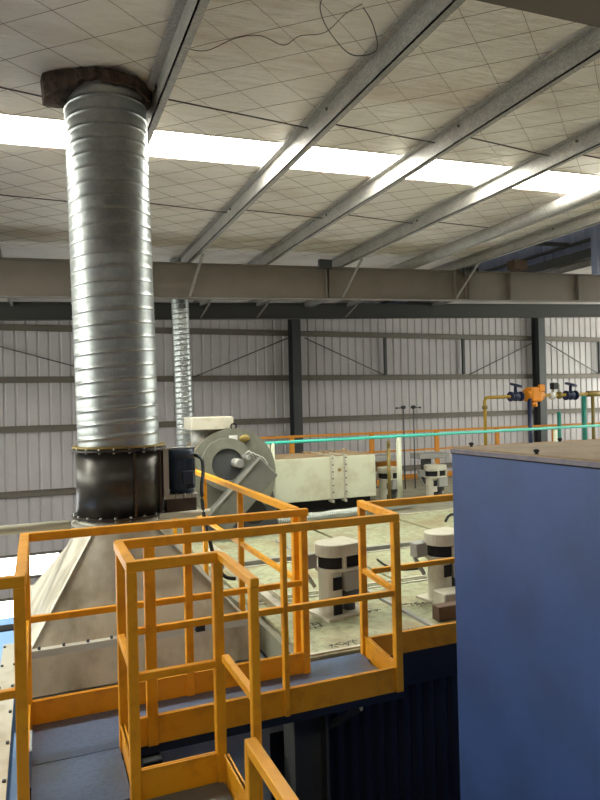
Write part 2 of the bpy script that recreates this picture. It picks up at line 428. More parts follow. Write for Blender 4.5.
# far wall frame: columns, rails, sub posts, brace rods
for x, lab in ((7.72, 'dark steel column at the far wall behind the pale heat box'), (17.9, 'dark steel column at the far wall behind the orange gas valve'), (-2.4, 'dark steel column at the far wall left of the hood')):
    c = thing('wall_column', lab, 'column', (x+.15, WY-.3, -7.5), kind='thing')
    MB().box(x, x+.30, WY-.50, WY-.485, -7.5, rz(x)-.03).build('front_flange', 'darksteel', c)
    MB().box(x, x+.30, WY-.125, WY-.11, -7.5, rz(x)-.03).build('rear_flange', 'darksteel', c)
    MB().box(x+.14, x+.16, WY-.485, WY-.125, -7.5, rz(x)-.03).build('web', 'darksteel', c)
for z, lab in ((2.36, 'top horizontal wall rail on the far ribbed wall'), (.88, 'second horizontal wall rail from the top of the far wall'), (-.52, 'third horizontal wall rail from the top of the far wall'),
               (-2.36, 'lowest horizontal wall rail above the bright windows')):
    g = MB(); g.box(-8, 26, WY-.10, WY-.02, z-.1, z-.085); g.box(-8, 26, WY-.04, WY-.02, z-.1, z+.08); g.box(-8, 26, WY-.10, WY-.02, z+.065, z+.08)
    tag(g.build('wall_rail', 'steel'), lab, 'wall rail', 'wall rails on the far wall', 'thing')
for x, lab in ((11.3, 'short dark upright between the upper wall rails, nearer the left column'), (14.6, 'short dark upright between the upper wall rails, nearer the right column'), (21.3, 'short dark upright between the upper wall rails, at the right edge')):
    tag(MB().box(x, x+.09, WY-.2, WY-.1, .96, 2.26).build('wall_stud', 'darksteel'), lab, 'wall stud', 'wall studs', 'thing')
for (xa, za, xb, zb, lab) in ((7.75, 2.2, 4.5, .9, 'thin diagonal brace rod sloping down left from the left wall column'), (8.3, 2.2, 11.3, .95, 'thin diagonal brace rod sloping down right from the left wall column'),
                         (18.0, 2.2, 14.9, .95, 'thin diagonal brace rod sloping down left from the right wall column'), (18.6, 2.2, 21.3, .95, 'thin diagonal brace rod sloping down right from the right wall column'),
                         (-2.0, 2.1, 2.9, .72, 'thin diagonal brace rod on the far wall left of the big duct')):
    tag(MB().cyl((xa, WY-.14, za), (xb, WY-.14, zb), .018, n=6).build('brace_rod', 'darksteel'), lab, 'brace rod', 'brace rods on the far wall', 'thing')

# ------------------------------------------------------------------ big spiral duct, fan, hood
def spiral(r, p0, p1, pitch, n=72):
    """spiral-wound pipe from p0 up to p1 with a raised helical lock seam"""
    mb = MB(); p0 = Vector(p0); p1 = Vector(p1); L = (p1-p0).length; ax = (p1-p0)/L
    S_ = [(0, .0), (.03, .0035), (.06, .0045), (.09, .0035), (.12, -.002), (.35, .0004), (.57, .0008), (.8, .0004), (.97, -.002)]
    turns = int(L/pitch)+2; rows = []
    a = Vector((1, 0, 0)); a = (a-ax*a.dot(ax)).normalized(); b = ax.cross(a)
    for k in range(-1, turns):
        for (s, dr) in S_:
            row = []
            for i in range(n+1):
                th = 2*PI*i/n; h = (k+s+i/n)*pitch; h = min(max(h, 0), L)
                row.append(mb._v(p0+ax*h+(r+dr)*(math.cos(th)*a+math.sin(th)*b)))
            rows.append(row)
    for j in range(len(rows)-1):
        for i in range(n):
            A = [rows[j][i], rows[j][i+1], rows[j+1][i+1], rows[j+1][i]]
            if (A[0].co-A[3].co).length < 1e-6 and (A[1].co-A[2].co).length < 1e-6: continue
            f = mb.bm.faces.new(A); f.smooth = True
    bmesh.ops.remove_doubles(mb.bm, verts=mb.bm.verts[:], dist=1e-5)
    return mb
DB, DT = (.66, 5.84, -.33), (.605, 5.84, 2.715)
dq = thing('spiral_duct', 'big spiral-wound galvanised duct rising from the black fan to the roof', 'duct', DB)
spiral(.345, DB, DT, .118).build('pipe', 'duct', dq)
MB().ring((.66, 5.84, -.325), (0, 0, 1), .33, .395, .016, 40).build('bottom_flange', 'brass', dq)
# torn opening in the insulation
wl = MB(); n = 44; rows = []
for (rr, zz) in ((.352, 2.70), (.352, 2.66), (.385, 2.66), (.40, 2.775)):
    row = []
    for i in range(n):
        th = 2*PI*i/n; left = max(0, math.cos(th-math.radians(188)))**6
        jag = .010*math.sin(i*2.9)+.008*math.sin(i*5.3)
        lo = zz < 2.69; r = rr+(jag if rr > .36 else 0)+(left*.13 if rr > .36 else 0)
        z = zz+((.03+jag) * (1-left)-left*.09 if lo else 0)
        row.append(wl._v((.605+r*math.cos(th), 5.84+r*math.sin(th), z)))
    rows.append(row)
for j in range(3):
    for i in range(n): wl.bm.faces.new([rows[j][i], rows[j][(i+1) % n], rows[j+1][(i+1) % n], rows[j+1][i]])
tag(wl.build('torn_insulation', 'wool'), 'ragged brown torn insulation around the big duct where it meets the roof', 'insulation')

FX, FY = .66, 5.84
fn = thing('duct_fan', 'black cylindrical inline fan between the spiral duct and the hood', 'fan', (FX, FY, -.95))
MB().cyl((FX, FY, -.93), (FX, FY, -.34), .365, n=64).build('casing', 'fan', fn)
MB().ring((FX, FY, -.352), (0, 0, 1), .35, .405, .018, 48).build('flange', 'fan', fn)
MB().ring((FX, FY, -.915), (0, 0, 1), .35, .405, .018, 48).build('flange', 'fan', fn)
for a in (-1.35, -.55, 2.6): MB().bar((FX+.372*math.cos(a), FY+.372*math.sin(a), -.90), (FX+.372*math.cos(a), FY+.372*math.sin(a), -.37), .02, .02).build('seam_strip', 'fan', fn)
for k in range(20):
    a = 2*PI*(k+.3)/20
    if math.sin(a) > .35: continue
    for z in (-.352, -.915): MB().cyl((FX+.388*math.cos(a), FY+.388*math.sin(a), z-.022), (FX+.388*math.cos(a), FY+.388*math.sin(a), z+.022), .011, n=6).build('bolt', 'zinc', fn)
mx, my = 1.18, 5.74
mo_ = MB().cyl((mx, my, -.76), (mx, my, -.40), .108, n=36).build('motor', 'motor', fn)
fi = MB()
for k in range(30):
    a = 2*PI*k/30; fi.bar((mx+.112*math.cos(a), my+.112*math.sin(a), -.72), (mx+.112*math.cos(a), my+.112*math.sin(a), -.46), .005, .02, up=(math.cos(a), math.sin(a), 0))
fi.build('cooling_fins', 'motor', mo_)
MB().cyl((mx, my, -.455), (mx, my, -.375), .118, n=36).build('end_cap', 'motor', mo_)
MB().box(mx-.02, mx+.08, my-.155, my-.09, -.68, -.56).build('terminal_box', 'motor', mo_, bevel=.008)
br = MB(); br.box(1.0, 1.3, my-.10, my+.10, -.785, -.765); br.box(1.0, 1.3, my-.115, my-.10, -.80, -.765); br.box(.98, 1.3, my-.06, my+.06, -.372, -.36); br.box(1.005, 1.05, my-.10, my+.10, -.80, -.36)
br.build('motor_bracket', 'zinc', fn)
for k in range(3): MB().cyl((mx-.07+.07*k, my-.115, -.80), (mx-.07+.07*k, my-.115, -.755), .012, n=6).build('bolt', 'zinc', fn)
MB().box(1.03, 1.29, my-.09, my+.09, -.93, -.80).build('motor_support', 'fan', fn)

hd = thing('exhaust_hood', 'dusty grey sheet metal hood tapering up to the black fan behind the railing', 'hood', (FX, FY, -2.1))
def loft(mb, rings):
    R = [[mb._v(p) for p in r] for r in rings]; n = len(R[0])
    for j in range(len(R)-1):
        for i in range(n): mb.bm.faces.new([R[j][i], R[j][(i+1) % n], R[j+1][(i+1) % n], R[j+1][i]])
    return mb
HL, HR, HF, HB = .74, .90, .70, 1.12       # reach of the flange left, right, front, back of the fan axis
def sq(g, z, n=64):
    pts = []
    for i in range(n):
        th = 2*PI*i/n; c, q = math.cos(th), math.sin(th)
        ax_ = (HR if c > 0 else HL)+g; ay_ = (HB if q > 0 else HF)+g
        k = 1/max(abs(c), abs(q))
        pts.append((FX+c*k*ax_, FY+q*k*ay_, z))
    return pts
def circ(r, z, n=64): return [(FX+r*math.cos(2*PI*i/n), FY+r*math.sin(2*PI*i/n), z) for i in range(n)]
def blend(t):
    A, B = circ(.36, -1.0), sq(0, -1.75)
    return [tuple(a_+(b_-a_)*t for a_, b_ in zip(p, q)) for p, q in zip(A, B)]
hm_ = loft(MB(), [blend(t) for t in (0, .1, .25, .4, .55, .7, .85, 1)])
for fc in hm_.bm.faces: fc.smooth = True
hm_.build('tapered_shell', 'hood', hd)
MB().cyl((FX, FY, -1.01), (FX, FY, -.93), .36, n=48).build('neck', 'hood_edge', hd)
MB().ring((FX, FY, -.975), (0, 0, 1), .35, .41, .014, 48).build('neck_flange', 'hood_edge', hd)
X0, X1, Y0, Y1 = FX-HL, FX+HR, FY-HF, FY+HB
f = MB()
f.box(X0-.05, X1+.01, Y0-.06, Y0, -1.76, -1.745); f.box(X0-.05, X1+.01, Y1, Y1+.06, -1.76, -1.745)
f.box(X0-.05, X0, Y0, Y1, -1.76, -1.745); f.box(X1, X1+.01, Y0, Y1, -1.76, -1.745)
f.box(X0-.012, X1+.01, Y0-.014, Y0-.002, -1.82, -1.76)
f.build('base_flange', 'hood_edge', hd)
for k in range(9): MB().cyl((X0+.06+.17*k, Y0-.035, -1.765), (X0+.06+.17*k, Y0-.035, -1.725), .011, n=6).build('flange_bolt', 'darksteel', hd)
loft(MB(), [sq(-.005, -1.76), sq(.10, -2.06)]).build('lower_skirt', 'hood', hd)
MB().bar((FX-.245, FY-.275, -1.0), (X0+.01, Y0+.005, -1.742), .014, .014).build('corner_weld', 'hood_edge', hd)
MB().bar((FX+.245, FY-.275, -1.0), (X1-.01, Y0+.005, -1.742), .014, .014).build('corner_weld', 'hood_edge', hd)
a = HF
MB().box(1.13, 1.20, FY-a-.09, FY-a-.03, -1.78, -1.71).build('black_clamp', 'black', hd)

tag(MB().tube(smooth([(1.285, 5.74, -.43), (1.33, 5.6, -.46), (1.325, 5.52, -.56), (1.28, 5.4, -.71), (1.27, 5.3, -.91), (1.28, 5.2, -1.05), (1.32, 5.18, -1.24), (1.40, 5.2, -1.40), (1.50, 5.2, -1.44)]), .016, 10).build('power_cable', 'black'),
    'black power cable hanging from the fan motor past the railing', 'cable')
tag(MB().cyl((-7.9, 5.84, -1.003), (.245, 5.84, -.978), .04, n=18).build('water_pipe', 'creampipe'), 'cream horizontal pipe entering from the left edge behind the hood', 'pipe')
tag(MB().cyl((.94, 5.5, -.922), (1.37, 5.5, -.915), .027, n=16).build('pipe_stub', 'creampipe'), 'short cream pipe stub in front of the hood neck under the motor', 'pipe')

# ------------------------------------------------------------------ walkway and railings
FZ = -1.80
wk = thing('walkway', 'raised walkway of blue grey steel plates behind the near railings', 'walkway', (.9, 3.5, FZ-.15))
MB().box(-.06, 2.10, 3.57, 4.02, FZ-.012, FZ).build('floor_plate', 'deck', wk)
MB().box(1.66, 2.12, 4.02, 4.17, FZ-.012, FZ).build('floor_plate', 'deck', wk)
MB().box(-.06, .372, 3.085, 3.562, FZ-.012, FZ).build('floor_plate', 'deck', wk)
MB().box(-.06, .345, 1.2, 3.075, FZ-.012, FZ).build('floor_plate', 'deck', wk)
MB().box(.35, .795, 1.2, 3.04, FZ-.012, FZ).build('landing_plate', 'landing', wk)
fr = MB(); fr.box(-.06, 2.12, 3.57, 3.63, FZ-.075, FZ-.013); fr.box(-.06, 1.64, 3.96, 4.02, FZ-.075, FZ-.013); fr.box(-.06, -.0, 1.2, 3.56, FZ-.075, FZ-.013)
fr.box(.29, .345, 1.2, 3.56, FZ-.075, FZ-.013); fr.box(.36, .79, 2.95, 3.03, FZ-.075, FZ-.013)
fr.build('support_channel', 'navy', wk)

RT, RM, TB = -.704, -1.18, -1.665
w = .048
def rail(name, label, p0, p1, posts, mids=(RM,), toe=True, top=RT, base=FZ-.02, pw=None, cat='railing', group='orange railings around the walkway', m='orange', toe_t=.008, toe_z=None, w=w):
    """straight railing between two (x, y) ends; posts are distances along it or (distance, width)"""
    p0 = Vector((p0[0], p0[1], 0)); p1 = Vector((p1[0], p1[1], 0)); d = (p1-p0).normalized()
    mid = (p0+p1)/2
    r = thing(name, label, cat, (mid.x, mid.y, base), group)
    e = d*(w/2)
    MB().bar(p0-e+Vector((0, 0, top-w/2)), p1+e+Vector((0, 0, top-w/2)), w, w).build('top_rail', m, r, bevel=.004)
    for z in mids:
        MB().bar(p0+e+Vector((0, 0, z-.02)), p1-e+Vector((0, 0, z-.02)), .034, .036).build('mid_rail', m, r, bevel=.003)
    if toe:
        MB().bar(p0+Vector((0, 0, (TB+FZ-.02)/2)), p1+Vector((0, 0, (TB+FZ-.02)/2)), toe_t, TB-FZ+.02).build('toe_board', m, r)
        MB().bar(p0+Vector((0, 0, TB-.004)), p1+Vector((0, 0, TB-.004)), .026, .008).build('toe_edge', m, r)
    for q in posts:
        s, ww = q if isinstance(q, tuple) else (q, w)
        c = p0+d*s
        MB().bar(c+Vector((0, 0, base)), c+Vector((0, 0, top-w+.001)), ww, w, up=(d.y, -d.x, 0)).build('post', m, r, bevel=.004)
    return r
rail('railing', 'long orange railing between the walkway and the grey hood', (-.08, 4.03), (1.65, 4.03), [0, .935, 1.72])
rail('railing', 'orange railing along the near side of the walkway over the dark gap', (.395, 3.56), (2.075, 3.56), [0, (.15, .058), (.925, .03), 1.68])
rail('railing', 'short orange railing joining the walkway corner to the narrow gate bay', (.385, 3.53), (.385, 3.09), [])
rail('railing', 'narrow orange railing bay with doubled posts at lower centre left', (.385, 3.055), (.79, 3.055), [0, .405], mids=(-1.22,))
rail('railing', 'orange railing running toward the viewer right of the narrow bay', (.806, 3.02), (.806, 2.53), [.48], w=.038)
rail('railing', 'short orange end railing closing the walkway near the blue cabinet', (2.085, 3.60), (2.145, 4.15), [0.55])
rail('railing', 'orange guard railing along the furnace front, ending at the blue cabinet', (2.16, 4.08), (3.9, 4.08), [1.7])
rail('railing', 'orange railing leading away past the hood toward the blower', (1.62, 4.12), (1.62, 8.4), [.0, 1.3, 2.6, 4.25], toe=False)
rail('railing', 'orange side railing at the left end of the walkway', (-.08, 3.99), (-.08, 3.06), [])
rail('railing', 'orange railing leaving the picture at the left edge', (-.085, 3.02), (-1.7, 3.02), [0, 1.5])
sr = thing('stair_handrail', 'low orange handrail on its own post at the bottom centre', 'handrail', (.77, 2.2, FZ), 'orange railings around the walkway')
MB().bar((.756, 2.44, FZ), (.756, 2.44, -1.34), .05, .05, up=(1, 0, 0)).build('post', 'orange', sr, bevel=.004)
MB().bar((.756, 2.465, -1.34), (.765, 1.4, -1.335), .048, .048).build('top_rail', 'orange', sr, bevel=.004)

# pale bolted strip, blue machine and deep side panel at left
ps = thing('cover_strip', 'pale bolted cover strip lying outside the railing at the left edge', 'cover strip', (-.22, 4.0, FZ-.03))
MB().box(-.275, -.17, 2.0, 5.5, FZ-.02, FZ).build('plate', 'creamwhite', ps)
for k in range(9):
    for x in (-.262, -.183): MB().cyl((x, 2.3+.39*k, FZ), (x, 2.3+.39*k, FZ+.012), .009, n=8).build('bolt', 'darksteel', ps)
bmch = thing('blue_machine', 'light blue machine housing below the window at the left edge', 'machine', (-.75, 6.4, -7.5))
MB().box(-1.3, -.17, 5.7, 7.08, -7.5, -2.05).build('housing', 'lightblue', bmch, bevel=.03, seg=2)
MB().box(-1.25, -.24, 6.62, 6.78, -2.05, -2.035).build('vent_slot', 'black', bmch)
tag(MB().box(-.165, -.10, 2.0, 4.28, -7.5, FZ-.14).build('side_panel', 'lightblue'), 'light blue side panel between the pale strip and the left railing post', 'panel')

# ------------------------------------------------------------------ furnace
fu = thing('furnace', 'long furnace with a pale plated top and a navy ribbed front beside the walkway', 'furnace', (6, 8, -7.5))
MB().box(1.70, 15, 4.24, 13.3, -2.05, FZ-.035).build('top_deck', 'deckgrey', fu)
MB().box(-.09, 1.70, 4.3, 6.75, -2.3, -2.08).build('lower_deck', 'plate_dark', fu)
cf = MB(); prof = []; x = 1.0
wv = corrugated(1.62, 15, 4.22, -7.5, -1.98, pitch=.11, groove=.04, depth=.03)
wv.build('front_wall', 'navy', fu)
MB().box(1.9, 15, 4.12, 4.235, -2.08, FZ-.036).build('edge_beam', 'navy', fu)
bd = MB(); bd.box(1.70, 15, 4.32, 13.2, -7.5, -2.05); bd.box(-.09, 1.69, 4.32, 6.7, -7.5, -2.3); bd.build('body', 'navy', fu)
gp = tag(MB().box(.35, 1.42, 4.16, 4.24, -4.2, -2.09).build('access_panel', 'plate_dark', bevel=.01), 'slate grey flat panel seen through the gap under the walkway', 'panel')
dc = thing('support_column', 'dark steel support column under the walkway', 'column', (1.62, 3.95, -7.5), kind='thing')
MB().box(1.48, 1.50, 3.86, 4.06, -7.5, -1.96).build('flange', 'beamdark', dc); MB().box(1.70, 1.72, 3.86, 4.06, -7.5, -1.96).build('flange', 'beamdark', dc); MB().box(1.50, 1.70, 3.95, 3.97, -7.5, -1.96).build('web', 'beamdark', dc)
tag(MB().bar((1.74, 3.95, -2.16), (1.90, 3.75, -1.97), .04, .04).build('knee_brace', 'beamdark'), 'short dark diagonal brace under the walkway edge', 'brace')
tag(MB().box(.56, .68, 4.06, 4.16, -2.5, -2.18).build('junction_box', 'black', bevel=.006), 'small black box on the slate panel below the walkway', 'box')

# cover plates on the furnace top
plates = [(1.76, 2.86, 4.24, 5.60, 'marked pale cover plate nearest the walkway gap'), (2.90, 4.2, 4.24, 5.60, 'marked pale cover plate under the second lifting unit'),
          (1.76, 3.3, 5.66, 6.92, 'pale cover plate behind the near lifting unit'), (3.34, 5.0, 5.66, 6.92, 'pale cover plate behind the second lifting unit'),
          (1.76, 3.6, 7.04, 9.0, 'pale cover plate beside the blower base'), (3.66, 5.06, 7.04, 9.0, 'pale cover plate in front of the heat box'),
          (5.12, 7.2, 7.04, 9.0, 'pale cover plate with a lifting lug'), (5.06, 7.2, 5.66, 6.92, 'pale cover plate partly behind the blue cabinet')]
for (x0, x1, y0, y1, lab) in plates:
    t = thing('cover_plate', lab+' on the furnace', 'cover plate', ((x0+x1)/2, (y0+y1)/2, FZ-.035), 'furnace cover plates')
    MB().box(x0, x1, y0, y1, FZ-.034, FZ).build('plate', 'cream', t, bevel=.006)
    for ya in (y0+.02, y1-.05): MB().box(x0+.01, x1-.01, ya, ya+.03, FZ, FZ+.012).build('edge_strip', 'creamwhite', t)
    sc = []
    if y0 < 5 and x0 < 2: sc = [(2.0, 4.88, .14), (1.99, 4.79, .16), (2.0, 4.38, .17), (2.58, 4.98, .16), (2.62, 4.40, .12)]
    elif y0 < 5: sc = [(2.98, 4.97, .16), (3.1, 4.93, .18)]
    for (sx, sy, sl) in sc:
        k = MB(); x = sx
        while x < sx+sl:
            for q in range(3):
                a = random.uniform(0, PI); l = random.uniform(.02, .04); cx, cy = x+random.uniform(-.01, .01), sy+random.uniform(-.03, .03)
                k.bar((cx-l*math.cos(a), cy-l*math.sin(a), FZ+.001), (cx+l*math.cos(a), cy+l*math.sin(a), FZ+.001), .008, .001)
            x += .055
        k.build('marker_writing', 'ink', t)
st_ = MB(); st_.box(1.8, 9, 6.95, 7.01, FZ-.03, FZ+.05)
tag(st_.build('joint_bar', 'unitgrey'), 'dark grey joint bar lying across the furnace top between cover plates', 'joint bar')
tag(MB().box(2.862, 2.898, 4.25, 8.0, FZ-.03, FZ+.02).build('joint_bar', 'unitgrey'), 'grey joint bar running away from the railing toward the heat box', 'joint bar')
ct_ = thing('cable_tray', 'narrow pale cable tray along the furnace edge behind the leading-away railing', 'cable tray', (1.95, 6.6, FZ))
MB().box(1.88, 2.02, 5.3, 8.0, FZ+.001, FZ+.012).build('tray_floor', 'creamwhite', ct_)
for x in (1.88, 2.012): MB().box(x, x+.008, 5.3, 8.0, FZ+.012, FZ+.06).build('side_wall', 'creamwhite', ct_)
lg = MB().tube(smooth([(5.58, 8.1, FZ), (5.63, 8.1, FZ+.07), (5.70, 8.1, FZ+.10), (5.77, 8.1, FZ+.07), (5.82, 8.1, FZ)]), .02, 8)
tag(lg.build('lifting_lug', 'black'), 'black bent lifting lug on the furnace top by the blue cabinet', 'lifting lug')
tag(MB().box(2.99, 3.5, 4.46, 4.56, FZ+.001, FZ+.12).build('steel_bar', 'brown', bevel=.005), 'rusty brown square bar lying on the furnace top at the cabinet edge', 'bar')
tag(MB().box(3.16, 3.4, 4.62, 4.80, FZ+.001, FZ+.16).build('white_block', 'creamwhite', bevel=.01), 'white block behind the rusty bar at the foot of the second unit', 'block')
tag(MB().tube(smooth([(3.55, 6.5, FZ+.012), (3.5, 6.2, FZ+.012), (3.56, 6.0, FZ+.012), (3.75, 5.95, FZ+.012)]), .012, 6).build('thin_cable', 'black'), 'thin black cable lying on a cover plate behind the end railing', 'cable')

# lifting units
def lift_unit(loc):
    x0, y0, z0 = loc
    u = thing('lifting_unit', '', 'lifting unit', loc, 'white lifting units on the furnace top')
    def P(x, y, z): return (x0+x, y0+y, z0+z)
    def stadium(xa, xb, r, n=12):
        return [(x0+xa+r-r*math.sin(PI*i/n), y0+r*math.cos(PI*i/n)) for i in range(n+1)] + [(x0+xb, y0-r), (x0+xb, y0+r)]
    MB().prism(stadium(.02, .42, .16), 'z', z0+.53, z0+.64).build('head_cap', 'creamwhite', u, bevel=.006)
    MB().prism(stadium(.05, .42, .13), 'z', z0+.42, z0+.53).build('slot_recess', 'void', u)
    MB().prism(stadium(.02, .42, .16), 'z', z0+.40, z0+.425).build('collar', 'creamwhite', u)
    for xa in (.19, .40): MB().box(x0+xa, x0+xa+.025, y0-.165, y0-.12, z0+.42, z0+.53).build('slot_bar', 'creamwhite', u)
    MB().prism(stadium(.045, .20, .115), 'z', z0+.0, z0+.40).build('column', 'creamwhite', u, bevel=.004)
    MB().box(x0+.10, x0+.19, y0-.124, y0-.112, z0+.24, z0+.35).build('opening', 'void', u)
    MB().box(x0+.10, x0+.19, y0-.124, y0-.112, z0+.02, z0+.13).build('opening', 'void', u)
    MB().box(x0+.21, x0+.45, y0-.16, y0+.12, z0+.22, z0+.40).build('gear_box', 'unitgrey', u, bevel=.008)
    MB().cyl(P(.33, -.03, .14), P(.33, -.03, .21), .10, n=20).build('pulley', 'darksteel', u)
    MB().cyl(P(.33, -.03, .02), P(.33, -.03, .14), .06, n=16).build('shaft', 'darksteel', u)
    MB().box(x0+.0, x0+.46, y0-.19, y0+.17, z0+.0, z0+.022).build('base_plate', 'creamwhite', u)
    MB().box(x0-.09, x0+.04, y0+.04, y0+.14, z0+.42, z0+.55).build('arm', 'unitgrey', u, bevel=.005)
    MB().bar(P(-.08, .09, .42), P(.04, .09, .24), .03, .03).build('brace', 'unitgrey', u)
    u.rotation_euler.z = math.radians(11); u.scale = (.95, .95, .95)
    return u
U0 = lift_unit((2.155, 5.02, FZ+.001))
U0['label'] = 'near white lifting unit seen through the orange walkway railing'
for (l, lab) in (((3.21, 4.95, FZ), 'white lifting unit half hidden behind the blue cabinet edge'), ((5.72, 10.35, FZ), 'far white lifting unit beside the end of the pale heat box'),
                 ((6.62, 10.2, FZ), 'far white lifting unit right of the teal rail post')):
    c = copy_tree(U0, None, l); c['label'] = lab
for (x, y, lab) in ((6.3, 12.0, 'grey flat bracket behind the heat box, nearer the box'), (7.6, 11.9, 'grey flat bracket behind the far lifting unit at the cabinet')):
    t = thing('flat_bracket', lab, 'bracket', (x, y, FZ))
    MB().box(x, x+.75, y, y+.4, FZ+.55, FZ+.66).build('head_slab', 'unitgrey', t, bevel=.01)
    MB().box(x+.2, x+.34, y+.1, y+.3, FZ, FZ+.55).build('stem', 'darksteel', t)

# ribbed hose, heat box, blower
hp = [(2.2+.04*i, 8.98+.006*i, FZ+.055+.006*math.sin(i*.5)) for i in range(96)]
hs = thing('ribbed_hose', 'white ribbed hose lying across the furnace top below the heat box', 'hose', (4, 9.4, FZ))
hm = MB(); nn = 10; rings = []
for i in range(0, 285):
    t = i/3; k = min(int(t), 94); fr_ = t-k; p = Vector(hp[k]).lerp(Vector(hp[k+1]), fr_)
    r = .05+(.008 if i % 3 == 0 else 0)
    rings.append([hm._v((p.x, p.y+r*math.cos(2*PI*q/nn), p.z+r*math.sin(2*PI*q/nn))) for q in range(nn)])
for i in range(len(rings)-1):
    for q in range(nn): hm.bm.faces.new([rings[i][q], rings[i][(q+1) % nn], rings[i+1][(q+1) % nn], rings[i+1][q]])
hm.build('hose_body', 'hose', hs)

hb = thing('heat_box', 'long pale insulated duct box on the furnace right of the grey blower', 'duct box', (4.5, 10.4, FZ))
MB().box(3.52, 5.42, 9.9, 10.9, -1.62, -.90).build('shell', 'box', hb, bevel=.015, seg=2)
MB().box(3.54, 5.40, 9.92, 10.88, -.90, -.892).build('dusty_top', 'rusttop', hb)
jf = [MB().box(x, x+.03, 9.84, 10.96, -1.67, -.87).build('joint_flange', 'creamwhite', hb) for x in (4.56, 4.80)]
for k in range(7):
    for x, q in ((4.55, jf[0]), (4.795, jf[1])): MB().box(x+.008, x+.032, 9.825, 9.84, -1.62+.115*k, -1.60+.115*k).build('flange_bolt', 'darksteel', q)
MB().cyl((4.72, 9.905, -1.13), (4.72, 9.885, -1.13), .03, n=12).build('round_plug', 'brass', hb)
MB().box(3.6, 5.36, 10.02, 10.8, FZ, -1.62).build('gap_shade', 'void', hb)  # dark block standing in for the shade under the raised box
jk = MB()
for k in range(16): 
    x = random.uniform(4.3, 5.35); y = random.uniform(10.2, 10.8); s = random.uniform(.03, .09); jk.box(x, x+s*1.6, y, y+s, -.892, -.892+random.uniform(.015, .05))
jk.build('rubble', 'rusttop', hb)

bx, by, bz = 2.50, 8.6, -.95
bl = thing('blower', 'grey centrifugal blower with a round casing beside the heat box', 'blower', (bx, by, FZ))
def volute(r, n=56):
    pts = []
    for i in range(n):
        th = 2*PI*i/n; rr = r*(1+.08*math.sin(th/2))
        pts.append((bx+rr*math.cos(th), bz+rr*math.sin(th)))
    return pts
MB().prism(volute(.57), 'y', by, by+.8).build('casing', 'blower', bl)
MB().prism(volute(.60), 'y', by-.012, by+.012).build('front_rim', 'blower', bl)
MB().prism(volute(.585), 'y', by+.06, by+.76).build('casing_wrap', 'blower_rim', bl)
MB().ring((bx-.12, by-.05, bz+.15), (0, 1, 0), .22, .36, .10, 40).build('inlet_ring', 'blower', bl)
MB().cyl((bx-.12, by-.07, bz+.15), (bx-.12, by, bz+.15), .21, .17, n=36).build('inlet_cone', 'darksteel', bl)
MB().cyl((bx+.02, by-.24, bz+.17), (bx-.02, by, bz+.17), .06, n=16).build('bearing', 'zinc', bl)
MB().cyl((bx+.10, by-.36, bz+.25), (bx+.10, by-.1, bz+.25), .03, n=12).build('shaft', 'zinc', bl)
for k in range(4): MB().tube(smooth([(bx+.05+.05*k, by-.3, bz+.27), (bx+.12+.06*k, by-.32, bz+.33-.03*k), (bx+.2+.06*k, by-.3, bz+.2-.02*k)]), .014, 6).build('grease_line', 'zinc', bl)
# slanted belt guard
gd = MB(); dv = Vector((-.60, 0, -.60)).normalized(); nv = Vector((.72, 0, -.70)).normalized()
top = Vector((bx+.24, by-.3, bz+.25))
for (ya, yb) in ((by-.40, by-.22),):
    q = [top, top+nv*.36, top+nv*.36+dv*1.0, top+dv*1.0]
    gd.hexa([(q[0].x, ya, q[0].z), (q[1].x, ya, q[1].z), (q[2].x, ya, q[2].z), (q[3].x, ya, q[3].z), (q[0].x, yb, q[0].z), (q[1].x, yb, q[1].z), (q[2].x, yb, q[2].z), (q[3].x, yb, q[3].z)])
gd.build('belt_guard', 'guard', bl, bevel=.012)
MB().bar(top+Vector((0, -.11, .0)), top+dv*1.0+Vector((0, -.11, .0)), .015, .03).build('guard_edge', 'zinc', bl)
pd = MB(); pd.prism([(bx-.45, FZ), (bx+.65, FZ), (bx+.55, -1.1), (bx-.1, -1.1)], 'y', by+.02, by+.28)
pd.build('pedestal', 'darksteel', bl)
MB().cyl((bx+.2, by-.28, -1.45), (bx+.2, by-.10, -1.45), .16, n=24).build('drive_pulley', 'black', bl)
MB().box(bx-.07, bx+.05, by-.02, by-.012, bz+.44, bz+.54).build('maker_plate', 'white', bl)
MB().sphere((bx+.15, by-.03, bz+.49), .055, (1.5, .6, 1)).build('rusty_handle', 'brass', bl)
MB().ring((bx+.01, by+.02, bz+.66), (0, 1, 0), .03, .048, .02, 20).build('lifting_eye', 'black', bl)
MB().cyl((bx-.42, by+.24, -.60), (bx-.42, by+.24, -.328), .12, n=24).build('outlet_neck', 'zinc', bl)
od = tag(MB().box(1.93, 2.52, 8.65, 9.15, -.326, -.15).build('outlet_box', 'creamwhite', bevel=.01), 'cream rectangular duct box on top of the grey blower', 'duct box')
d2 = thing('spiral_duct', 'thin spiral galvanised duct far behind the blower, rising past the roof beam', 'duct', (2.66, 12.4, FZ))
spiral(.165, (2.66, 12.4, FZ), (2.58, 12.4, rz(2.6)-.02), .10, 40).build('pipe', 'duct', d2)
MB().ring((2.655, 12.4, -.5), (0, 0, 1), .16, .2, .03, 32).build('flange', 'zinc', d2)

